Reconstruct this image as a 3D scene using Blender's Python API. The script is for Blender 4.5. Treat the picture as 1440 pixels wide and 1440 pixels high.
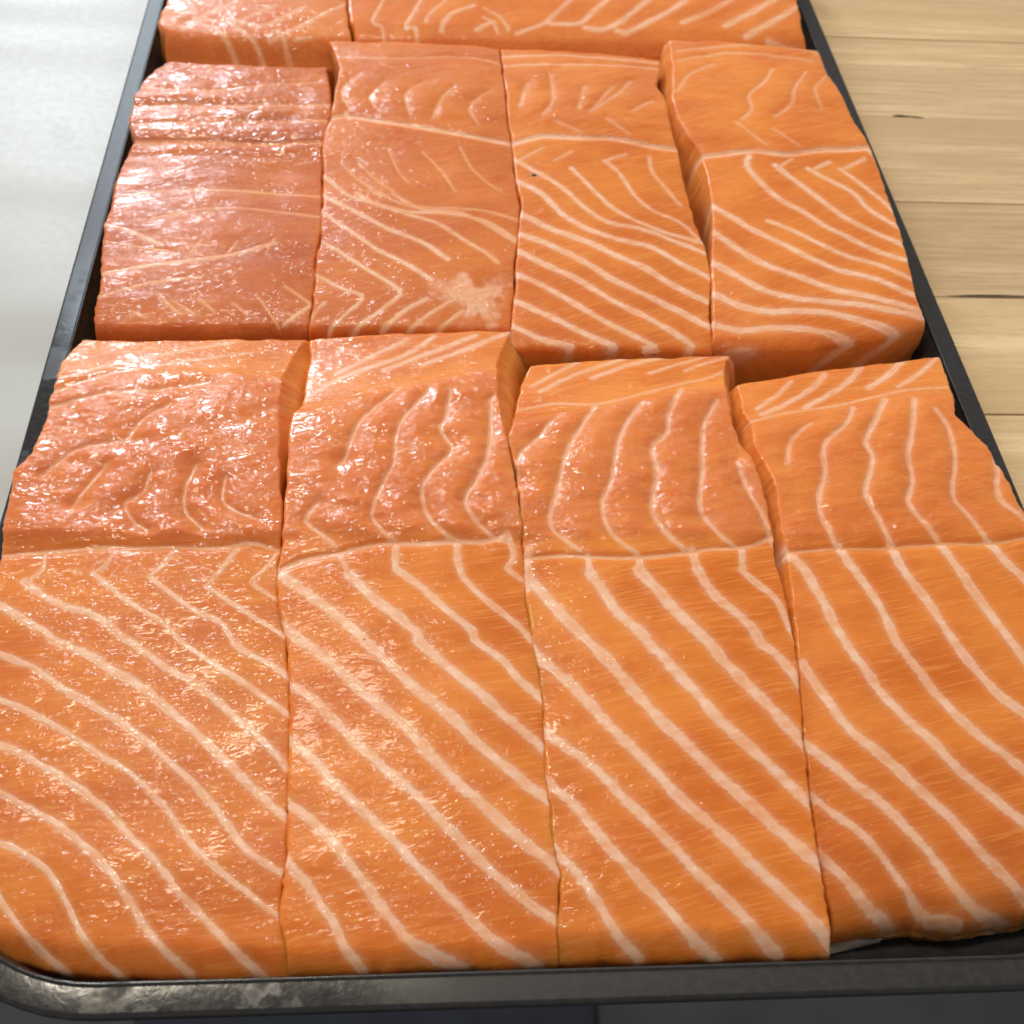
import bpy, math, random
import numpy as np
from mathutils import Matrix, Vector

# ------------------------------------------------------------------ scene, camera, light
for o in list(bpy.data.objects):
    bpy.data.objects.remove(o)
SC = bpy.context.scene
COL = SC.collection

cam_data = bpy.data.cameras.new('camera')
cam = bpy.data.objects.new('camera', cam_data)
COL.objects.link(cam)
SC.camera = cam
_r = Vector((0.99659655, -0.05148145, 0.06438156))
_u = Vector((-0.00151309, 0.76945386, 0.63870061))
_f = Vector((0.08241987, 0.63662424, -0.76675716))
cam.matrix_world = Matrix(((_r.x, _u.x, -_f.x, -0.038308), (_r.y, _u.y, -_f.y, -0.091517),
                           (_r.z, _u.z, -_f.z, 0.315743), (0, 0, 0, 1)))
cam_data.sensor_width = 36.0
cam_data.lens = 1687.574 / 1440 * 36.0
cam_data.clip_start = 0.01
cam_data.clip_end = 50
cam_data.dof.use_dof = True
cam_data.dof.focus_distance = 0.36
cam_data.dof.aperture_fstop = 20.0

world = bpy.data.worlds.new('World')
SC.world = world
world.use_nodes = True
bgn = world.node_tree.nodes['Background']
bgn.inputs['Color'].default_value = (0.98, 0.95, 0.90, 1)
bgn.inputs['Strength'].default_value = 0.39

def area_light(name, loc, target, sx, sy, power, color):
    d = bpy.data.lights.new(name, 'AREA')
    d.shape = 'RECTANGLE'; d.size = sx; d.size_y = sy
    d.energy = power; d.color = color
    o = bpy.data.objects.new(name, d)
    COL.objects.link(o)
    o.location = loc
    o.rotation_euler = (Vector(target) - Vector(loc)).to_track_quat('-Z', 'Y').to_euler()
    return o
# daylight from a window behind and to the left, warm lamps above the bench
area_light('window_light', (-0.85, 2.55, 1.25), (-0.05, 0.3, 0.02), 0.42, 0.85, 46, (0.76, 0.88, 1.0))
area_light('ceiling_light', (-0.45, 0.73, 2.2), (-0.3, 0.5, 0.0), 0.78, 0.22, 29, (1.0, 0.88, 0.70))

vs = SC.view_settings
vs.view_transform = 'Standard'; vs.look = 'None'; vs.gamma = 1.0; vs.exposure = 0.0
vs.use_curve_mapping = False
SC.cycles.max_bounces = 5
SC.cycles.diffuse_bounces = 2
SC.cycles.glossy_bounces = 2
SC.cycles.use_adaptive_sampling = True
SC.cycles.adaptive_threshold = 0.04
SC.cycles.caustics_reflective = False
SC.cycles.caustics_refractive = False

# ------------------------------------------------------------------ helpers
def tag(o, label=None, category=None, group=None, kind=None):
    if label: o['label'] = label
    if category: o['category'] = category
    if group: o['group'] = group
    if kind: o['kind'] = kind
    return o

def empty(name, loc=(0, 0, 0)):
    o = bpy.data.objects.new(name, None)
    o.empty_display_size = 0.02
    COL.objects.link(o)
    o.location = loc
    return o

def mesh_obj(name, verts, faces, mat, parent=None, origin=(0, 0, 0), smooth=True):
    """verts in world metres; origin = where the object's own origin lies"""
    verts = np.asarray(verts, dtype=np.float64) - np.asarray(origin)
    me = bpy.data.meshes.new(name)
    if isinstance(faces, np.ndarray):
        n, k = faces.shape
        me.vertices.add(len(verts)); me.vertices.foreach_set('co', verts.astype(np.float32).ravel())
        me.loops.add(n * k); me.loops.foreach_set('vertex_index', faces.astype(np.int32).ravel())
        me.polygons.add(n); me.polygons.foreach_set('loop_start', np.arange(0, n * k, k, dtype=np.int32))
        me.update(calc_edges=True)
    else:
        me.from_pydata([tuple(v) for v in verts], [], faces)
        me.update()
    me.validate()
    if smooth:
        me.polygons.foreach_set('use_smooth', np.ones(len(me.polygons), dtype=bool))
    if mat: me.materials.append(mat)
    o = bpy.data.objects.new(name, me)
    COL.objects.link(o)
    if parent is not None:
        o.parent = parent
        o.location = np.asarray(origin) - np.asarray(parent.location)
    else:
        o.location = origin
    return o

def attr(o, name, values, vec=False):
    a = o.data.attributes.new(name, 'FLOAT_VECTOR' if vec else 'FLOAT', 'POINT')
    a.data.foreach_set('vector' if vec else 'value', np.asarray(values, dtype=np.float32).ravel())

_rng = np.random.default_rng(7)
_TAB = _rng.random((256, 256))
def vnoise(x, y, seed=0):
    x = np.asarray(x) + seed * 17.31; y = np.asarray(y) + seed * 9.77
    xi = np.floor(x).astype(int); yi = np.floor(y).astype(int)
    fx = x - xi; fy = y - yi
    fx = fx * fx * fx * (fx * (fx * 6 - 15) + 10); fy = fy * fy * fy * (fy * (fy * 6 - 15) + 10)
    t = lambda a, b: _TAB[a & 255, b & 255]
    return ((t(xi, yi) * (1 - fx) + t(xi + 1, yi) * fx) * (1 - fy) + (t(xi, yi + 1) * (1 - fx) + t(xi + 1, yi + 1) * fx) * fy) * 2 - 1
def fbm(x, y, seed=0, octs=3):
    s = 0; a = 1.0
    for i in range(octs):
        s = s + a * vnoise(x * 2 ** i, y * 2 ** i, seed + i * 3); a *= 0.5
    return s / 1.75
def sstep(a, b, x):
    t = np.clip((x - a) / (b - a), 0, 1)
    return t * t * (3 - 2 * t)

# ------------------------------------------------------------------ materials
class NT:
    def __init__(self, name):
        self.m = bpy.data.materials.new(name); self.m.use_nodes = True
        self.t = self.m.node_tree; self.n = self.t.nodes
        self.b = self.n['Principled BSDF']
    def node(self, typ, **kw):
        n = self.n.new(typ)
        for k, v in kw.items(): setattr(n, k, v)
        return n
    def link(self, a, b): self.t.links.new(a, b)
    def val(self, sock, v):
        if hasattr(v, 'is_output') or isinstance(v, bpy.types.NodeSocket): self.link(v, sock)
        else: sock.default_value = v
    def math(self, op, a, b=0.0, c=0.0, clamp=False):
        n = self.node('ShaderNodeMath', operation=op, use_clamp=clamp)
        self.val(n.inputs[0], a); self.val(n.inputs[1], b)
        if len(n.inputs) > 2: self.val(n.inputs[2], c)
        return n.outputs[0]
    def ramp(self, x, a, b, c=0.0, d=1.0, smooth=True):
        n = self.node('ShaderNodeMapRange', interpolation_type='SMOOTHSTEP' if smooth else 'LINEAR')
        self.val(n.inputs[0], x); self.val(n.inputs[1], a); self.val(n.inputs[2], b); self.val(n.inputs[3], c); self.val(n.inputs[4], d)
        return n.outputs[0]
    def mix(self, f, a, b, typ='MIX'):
        n = self.node('ShaderNodeMix', data_type='RGBA', blend_type=typ)
        self.val(n.inputs[0], f); self.val(n.inputs[6], a); self.val(n.inputs[7], b)
        return n.outputs[2]
    def attr(self, name, vec=False):
        n = self.node('ShaderNodeAttribute', attribute_name=name)
        return n.outputs['Vector'] if vec else n.outputs['Fac']
    def pos(self):
        return self.node('ShaderNodeNewGeometry').outputs['Position']
    def noise(self, vec, scale, detail=3.0, rough=0.5, stretch=(1, 1, 1), dist=0.0):
        mp = self.node('ShaderNodeMapping'); self.link(vec, mp.inputs[0]); mp.inputs['Scale'].default_value = stretch
        n = self.node('ShaderNodeTexNoise'); self.link(mp.outputs[0], n.inputs['Vector'])
        n.inputs['Scale'].default_value = scale; n.inputs['Detail'].default_value = detail
        n.inputs['Roughness'].default_value = rough; n.inputs['Distortion'].default_value = dist
        return n.outputs['Fac']
    def bump(self, h, strength, dist, normal=None):
        n = self.node('ShaderNodeBump'); self.val(n.inputs['Height'], h); self.val(n.inputs['Strength'], strength)
        n.inputs['Distance'].default_value = dist
        if normal is not None: self.link(normal, n.inputs['Normal'])
        return n.outputs[0]
def rgb(r, g, b): return (r, g, b, 1.0)

def salmon_material(name, seam=False):
    k = NT(name)
    fib = k.attr('fib', True)
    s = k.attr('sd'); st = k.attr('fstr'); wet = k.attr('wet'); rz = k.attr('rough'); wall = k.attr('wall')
    # ragged, feathered edge of the white connective tissue
    n1 = k.noise(fib, 900, 2, .6, (.45, 1.6, 1))
    n2 = k.noise(fib, 160, 2, .5)
    s2 = k.math('ADD', s, k.math('MULTIPLY', k.math('SUBTRACT', n1, .5), .95))
    s2 = k.math('ADD', s2, k.math('MULTIPLY', k.math('SUBTRACT', n2, .5), 1.0))
    fat = k.math('MULTIPLY', k.ramp(s2, 1.42, .58), st)
    halo = k.math('MULTIPLY', k.ramp(s, 2.6, .8), .22)
    fat = k.math('MAXIMUM', fat, k.math('MULTIPLY', halo, st))
    # flesh: orange muscle, finer paler fibres, pinker where torn
    fibre = k.noise(fib, 1500, 2, .55, (.05, 1, .6))
    fibre2 = k.noise(fib, 380, 2, .5, (.12, 1, .6))
    blot = k.noise(fib, 38, 4, .6, (.7, 1.2, 1))
    base = k.mix(k.ramp(blot, .32, .70), FLESH_A, FLESH_B)
    base = k.mix(k.math('MULTIPLY', rz, k.ramp(n2, .3, .7, .45, .85)), base, FLESH_PINK)
    base = k.mix(k.math('MULTIPLY', k.attr('dark'), k.ramp(blot, .25, .7, 1.0, .55)), base, FLESH_DARK)
    fcol = k.mix(k.math('MULTIPLY', k.ramp(fibre, .48, .72), k.ramp(rz, 1.0, 0.0, .12, .46)), base, FIBRE)
    fcol = k.mix(k.math('MULTIPLY', k.ramp(fibre2, .56, .76), .22), fcol, FLESH_DEEP)
    speck = n1
    fcol = k.mix(k.math('MULTIPLY', k.ramp(speck, .60, .74), k.math('MULTIPLY', rz, .35)), fcol, FIBRE)
    contour = k.ramp(k.math('ABSOLUTE', k.math('SUBTRACT', n2, .5)), .028, .004)
    fcol = k.mix(k.math('MULTIPLY', contour, k.math('MULTIPLY', rz, .12)), fcol, FAT_A)
    fcol = k.mix(k.math('MULTIPLY', wall, .45), fcol, FIBRE)  # side walls painted paler, for light glowing through the flesh in the gaps
    fatc = k.mix(k.ramp(fibre2, .35, .65), FAT_A, FAT_B)
    fat = k.math('MULTIPLY', fat, k.ramp(blot, .30, .58, .74, 1.0))
    if seam: fat = k.math('MULTIPLY', fat, k.ramp(n2, .3, .6, .64, .94))
    col = k.mix(fat, fcol, fatc)
    k.link(col, k.b.inputs['Base Color'])
    if not seam:
        k.b.subsurface_method = 'RANDOM_WALK'
        k.b.inputs['Subsurface Weight'].default_value = 0.85
        k.b.inputs['Subsurface Radius'].default_value = (1.0, 0.30, 0.12)
        k.val(k.b.inputs['Subsurface Scale'], k.math('MULTIPLY_ADD', k.ramp(s, 3.4, .9), -.0046, .0054))
    # moist film over the flesh: its fine wrinkles break the reflections into glints
    w1 = k.noise(fib, 340, 2.0, .5, (.6, 1.4, 1), .8)
    patch = k.ramp(k.noise(fib, 85, 2.0, .6), .38, .62)
    amt = k.math('MULTIPLY', k.math('MULTIPLY', wet, 1.5, clamp=True), k.math('MULTIPLY_ADD', patch, .85, .15), clamp=True)
    film = k.bump(w1, amt, .0031)
    k.link(film, k.b.inputs['Coat Normal'])
    k.link(k.bump(fibre, .10, .0005), k.b.inputs['Normal'])
    k.b.inputs['Roughness'].default_value = .45
    k.b.inputs['IOR'].default_value = 1.38
    k.b.inputs['Specular IOR Level'].default_value = .28
    k.val(k.b.inputs['Coat Weight'], k.math('MULTIPLY_ADD', wet, .70, .10, clamp=True))
    k.val(k.b.inputs['Coat Roughness'], k.ramp(wet, .2, 1.0, .12, .06))
    k.b.inputs['Coat IOR'].default_value = 1.45
    return k.m
FLESH_A = rgb(.66, .165, .013)
FLESH_B = rgb(.81, .270, .038)
FLESH_PINK = rgb(.70, .205, .068)
FLESH_DEEP = rgb(.62, .120, .010)
FLESH_DARK = rgb(.47, .105, .024)
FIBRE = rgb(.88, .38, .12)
FAT_A = rgb(.86, .47, .29)
FAT_B = rgb(.91, .58, .42)
M_FLESH = salmon_material('salmon_flesh')
M_FAT = salmon_material('salmon_fat', True)

def tray_material():
    k = NT('black_tray')
    p = k.pos()
    sep = k.node('ShaderNodeSeparateXYZ'); k.link(p, sep.inputs[0])
    n = k.noise(p, 60, 4, .6); nf = k.noise(p, 420, 4, .65)
    wetm = k.math('MULTIPLY', k.math('MULTIPLY', k.ramp(sep.outputs[0], -.015, -.06), k.ramp(n, .36, .50)), k.ramp(sep.outputs[1], .30, .20))
    k.link(k.mix(k.ramp(nf, .35, .75), rgb(.012, .0115, .012), rgb(.026, .0245, .0245)), k.b.inputs['Base Color'])
    k.val(k.b.inputs['Roughness'], k.math('MULTIPLY_ADD', wetm, -.36, k.math('MULTIPLY_ADD', nf, .12, .46)))
    wr = k.noise(p, 300, 2, .6, (1, 1, 1), 1.2)
    k.link(k.bump(k.math('MULTIPLY_ADD', nf, .25, k.math('MULTIPLY', wr, wetm)), .10, .0004), k.b.inputs['Normal'])
    return k.m
M_TRAY = tray_material()

def steel_material():
    k = NT('pale_counter')
    p = k.pos()
    n = k.noise(p, 9, 3, .5); f = k.noise(p, 260, 3, .6); st = k.noise(p, 22, 2, .5)
    c = k.mix(k.ramp(n, .3, .7), rgb(.44, .445, .43), rgb(.50, .50, .48))
    c = k.mix(k.math('MULTIPLY', k.ramp(st, .66, .78), .18), c, rgb(.22, .22, .20))
    k.link(c, k.b.inputs['Base Color'])
    k.val(k.b.inputs['Roughness'], k.math('MULTIPLY_ADD', f, .12, .38))
    k.b.inputs['Specular IOR Level'].default_value = .22
    wav = k.noise(p, 6, 1.5, .4, (.35, 2.2, 1))
    k.link(k.bump(f, .05, .0004, k.bump(wav, .8, .010)), k.b.inputs['Normal'])
    return k.m
M_STEEL = steel_material()

def wood_material():
    k = NT('maple_staves')
    p = k.pos()
    rnd = k.node('ShaderNodeObjectInfo').outputs['Random']
    comb = k.node('ShaderNodeCombineXYZ'); k.val(comb.inputs[0], k.math('MULTIPLY', rnd, 3.0)); k.val(comb.inputs[1], k.math('MULTIPLY', rnd, 1.7)); k.val(comb.inputs[2], rnd)
    add = k.node('ShaderNodeVectorMath', operation='ADD'); k.link(p, add.inputs[0]); k.link(comb.outputs[0], add.inputs[1])
    v = add.outputs[0]
    g1 = k.noise(v, 42, 4, .6, (.10, 1, 1), .4)
    g2 = k.noise(v, 420, 3, .6, (.04, 1, 1))
    g3 = k.noise(v, 900, 2, .6, (.16, 1, 1))
    c = k.mix(k.ramp(g1, .32, .68), rgb(.80, .605, .365), rgb(.60, .425, .235))
    c = k.mix(k.math('MULTIPLY', k.ramp(g2, .44, .68), .8), c, rgb(.55, .39, .215))
    c = k.mix(k.math('MULTIPLY', k.ramp(g3, .50, .70), .42), c, rgb(.50, .345, .19))
    tint = k.mix(rnd, rgb(.80, .76, .73), rgb(1.08, 1.07, 1.04))
    c = k.mix(1.0, c, tint, 'MULTIPLY')
    k.link(c, k.b.inputs['Base Color'])
    k.b.inputs['Roughness'].default_value = .52
    k.link(k.bump(k.math('ADD', g2, g3), .25, .0004), k.b.inputs['Normal'])
    return k.m
M_WOOD = wood_material()

def plain(name, c, rough=.6, scale=80, var=.25):
    k = NT(name)
    n = k.noise(k.pos(), scale, 3, .55)
    k.link(k.mix(k.ramp(n, .3, .7), rgb(*[x * (1 - var) for x in c]), rgb(*[min(1, x * (1 + var)) for x in c])), k.b.inputs['Base Color'])
    k.b.inputs['Roughness'].default_value = rough
    k.link(k.bump(n, .15, .001), k.b.inputs['Normal'])
    return k.m
M_FLOOR = plain('floor_tile', (.055, .050, .045), .6, 6)
M_NAVY = plain('navy_dark', (.012, .013, .022), .7, 40)
M_BROWN = plain('brown_wood_edge', (.05, .028, .018), .6, 40)
M_SKIN = plain('pale_skin', (.42, .36, .30), .3, 300, .2)
M_SPECK = plain('dark_speck', (.03, .02, .012), .5, 900)
M_CRACK = plain('dark_crack', (.06, .035, .018), .8, 300)

# ------------------------------------------------------------------ setting
def box(x0, x1, y0, y1, z0, z1, b=.0):
    """box with bevelled top edges"""
    v = [(x0, y0, z0), (x1, y0, z0), (x1, y1, z0), (x0, y1, z0), (x0, y0, z1 - b), (x1, y0, z1 - b), (x1, y1, z1 - b), (x0, y1, z1 - b)]
    f = [(3, 2, 1, 0), (0, 1, 5, 4), (1, 2, 6, 5), (2, 3, 7, 6), (3, 0, 4, 7)]
    if b > 0:
        v += [(x0 + b, y0 + b, z1), (x1 - b, y0 + b, z1), (x1 - b, y1 - b, z1), (x0 + b, y1 - b, z1)]
        f += [(4, 5, 9, 8), (5, 6, 10, 9), (6, 7, 11, 10), (7, 4, 8, 11), (8, 9, 10, 11)]
    else:
        f += [(4, 5, 6, 7)]
    return v, f

fl = mesh_obj('floor', *box(-2.5, 2.5, -1.5, 3.5, -.95, -.90), M_FLOOR, smooth=False)
tag(fl, 'grey floor far below the front edge of the tray', kind='structure')
fm = mesh_obj('navy_stand_in', *box(-.30, .14, .02, .62, -.90, -.885, .004), M_NAVY, smooth=False)  # made-up slab standing in for an unidentified dark navy area
tag(fm, 'dark navy stand-in for the unidentified area below the tray front', 'mat')
ct = mesh_obj('pale_counter', *box(-1.1, -.001, .035, 1.0, -.03, 0, .001), M_STEEL, smooth=False)
tag(ct, 'smooth pale grey counter top left of the tray', kind='structure')
wc = empty('wood_counter', (.35, .5, -.03))
tag(wc, 'butcher block wood counter top right of the tray', kind='structure')
edges = [.035, .086, .1505, .2198, .2883, .354, .4232, .4714, .499, .5463, .601, .66, .72, .78, .84, .90]
gaps = {.2883: .0004, .2198: .0002, .4714: .0002}
for i in range(len(edges) - 1):
    g0 = gaps.get(edges[i], .00012); g1 = gaps.get(edges[i + 1], .00004)
    pz = -(i * 7 % 5) * .00012
    v, f = box(.0, .9, edges[i] + g0, edges[i + 1] - g1, -.03, pz, .00025)
    mesh_obj('plank', v, f, M_WOOD, wc, ((.45), (edges[i] + edges[i + 1]) / 2, -.03), smooth=False)
def lens(x0, x1, y, w, z):
    n = 16; v = []; f = []
    for i in range(n + 1):
        a = i / n; h = w * math.sin(math.pi * a) ** .6 * (.7 + .3 * math.sin(9 * a))
        yy = y + .0006 * math.sin(5 * a)
        v += [(x0 + (x1 - x0) * a, yy - h, z), (x0 + (x1 - x0) * a, yy, z + .0002), (x0 + (x1 - x0) * a, yy + h, z)]
    for i in range(n):
        f += [(3 * i, 3 * i + 3, 3 * i + 4, 3 * i + 1), (3 * i + 1, 3 * i + 4, 3 * i + 5, 3 * i + 2)]
    return v, f
mesh_obj('crack', *lens(.196, .212, .4236, .0011, .00012), M_CRACK, wc, (.204, .4236, 0))
mesh_obj('crack', *lens(.184, .260, .2886, .0008, .00012), M_CRACK, wc, (.22, .2886, 0))

# ------------------------------------------------------------------ tray: swept rounded rectangle
TX, TY0, TY1, TRAD = .165, 0.0, .640, .053
def rr_path(off, n=14):
    """rounded rectangle, inset by off from the outer rim; returns points ccw"""
    r = max(TRAD - off, .004); pts = []
    x0, x1, y0, y1 = -TX + off, TX - off, TY0 + off, TY1 - off
    for (cx, cy, a0) in ((x1 - r, y0 + r, -90), (x1 - r, y1 - r, 0), (x0 + r, y1 - r, 90), (x0 + r, y0 + r, 180)):
        for i in range(n + 1):
            a = math.radians(a0 + 90 * i / n); pts.append((cx + r * math.cos(a), cy + r * math.sin(a)))
    # add points along straight runs
    out = []
    for i, p in enumerate(pts):
        q = pts[(i + 1) % len(pts)]; d = math.dist(p, q); m = max(1, int(d / .012))
        for j in range(m): out.append((p[0] + (q[0] - p[0]) * j / m, p[1] + (q[1] - p[1]) * j / m))
    return out
def sweep(profile, jit=0.0, cap=False):
    n = None; V = []; F = []
    base = rr_path(0.0)
    for (off, z) in profile:
        # offset along inward normals keeps the point count constant
        r0 = TRAD
        ring = []
        for (x, y) in base:
            cx = min(max(x, -TX + r0), TX - r0); cy = min(max(y, TY0 + r0), TY1 - r0)
            dx, dy = x - cx, y - cy; L = math.hypot(dx, dy) or 1
            ring.append((x - dx / L * off, y - dy / L * off, z + jit * vnoise(x * 40, y * 40, 3)))
        V += ring; n = len(ring)
    for k in range(len(profile) - 1):
        for i in range(n):
            j = (i + 1) % n
            F.append((k * n + i, k * n + j, (k + 1) * n + j, (k + 1) * n + i))
    if cap:
        k = len(profile) - 1
        F.append(tuple(k * n + i for i in range(n)))
    return V, F
tray = empty('baking_tray', (0, .32, 0))
tag(tray, 'black metal baking tray holding the salmon pieces', 'tray')
mesh_obj('rim', *sweep([(.0030, .0168), (.0012, .0168), (.0008, .0170), (.0002, .0202), (.0002, .0204), (.0006, .0212), (.0012, .0215), (.0013, .02152),
                        (.0070, .0216), (.0072, .02162), (.0074, .0220), (.0078, .0222), (.0082, .0220), (.0084, .0214), (.0083, .0205), (.0080, .0204), (.0020, .0204), (.0016, .0195), (.0030, .0168)], .00010), M_TRAY, tray, (0, .32, 0))
mesh_obj('pan', *sweep([(.0080, .0212), (.0088, .0195), (.0128, .0070), (.0143, .0035), (.0195, .0022), (.0260, .0018), (.0400, .0018)], 0, True), M_TRAY, tray, (0, .32, 0))
mesh_obj('pan_underside', *sweep([(.0074, .0208), (.0081, .0193), (.0120, .0068), (.0136, .0020), (.0190, .0004), (.0260, .0), (.0400, .0)], 0, True), M_TRAY, tray, (0, .32, 0))
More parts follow.
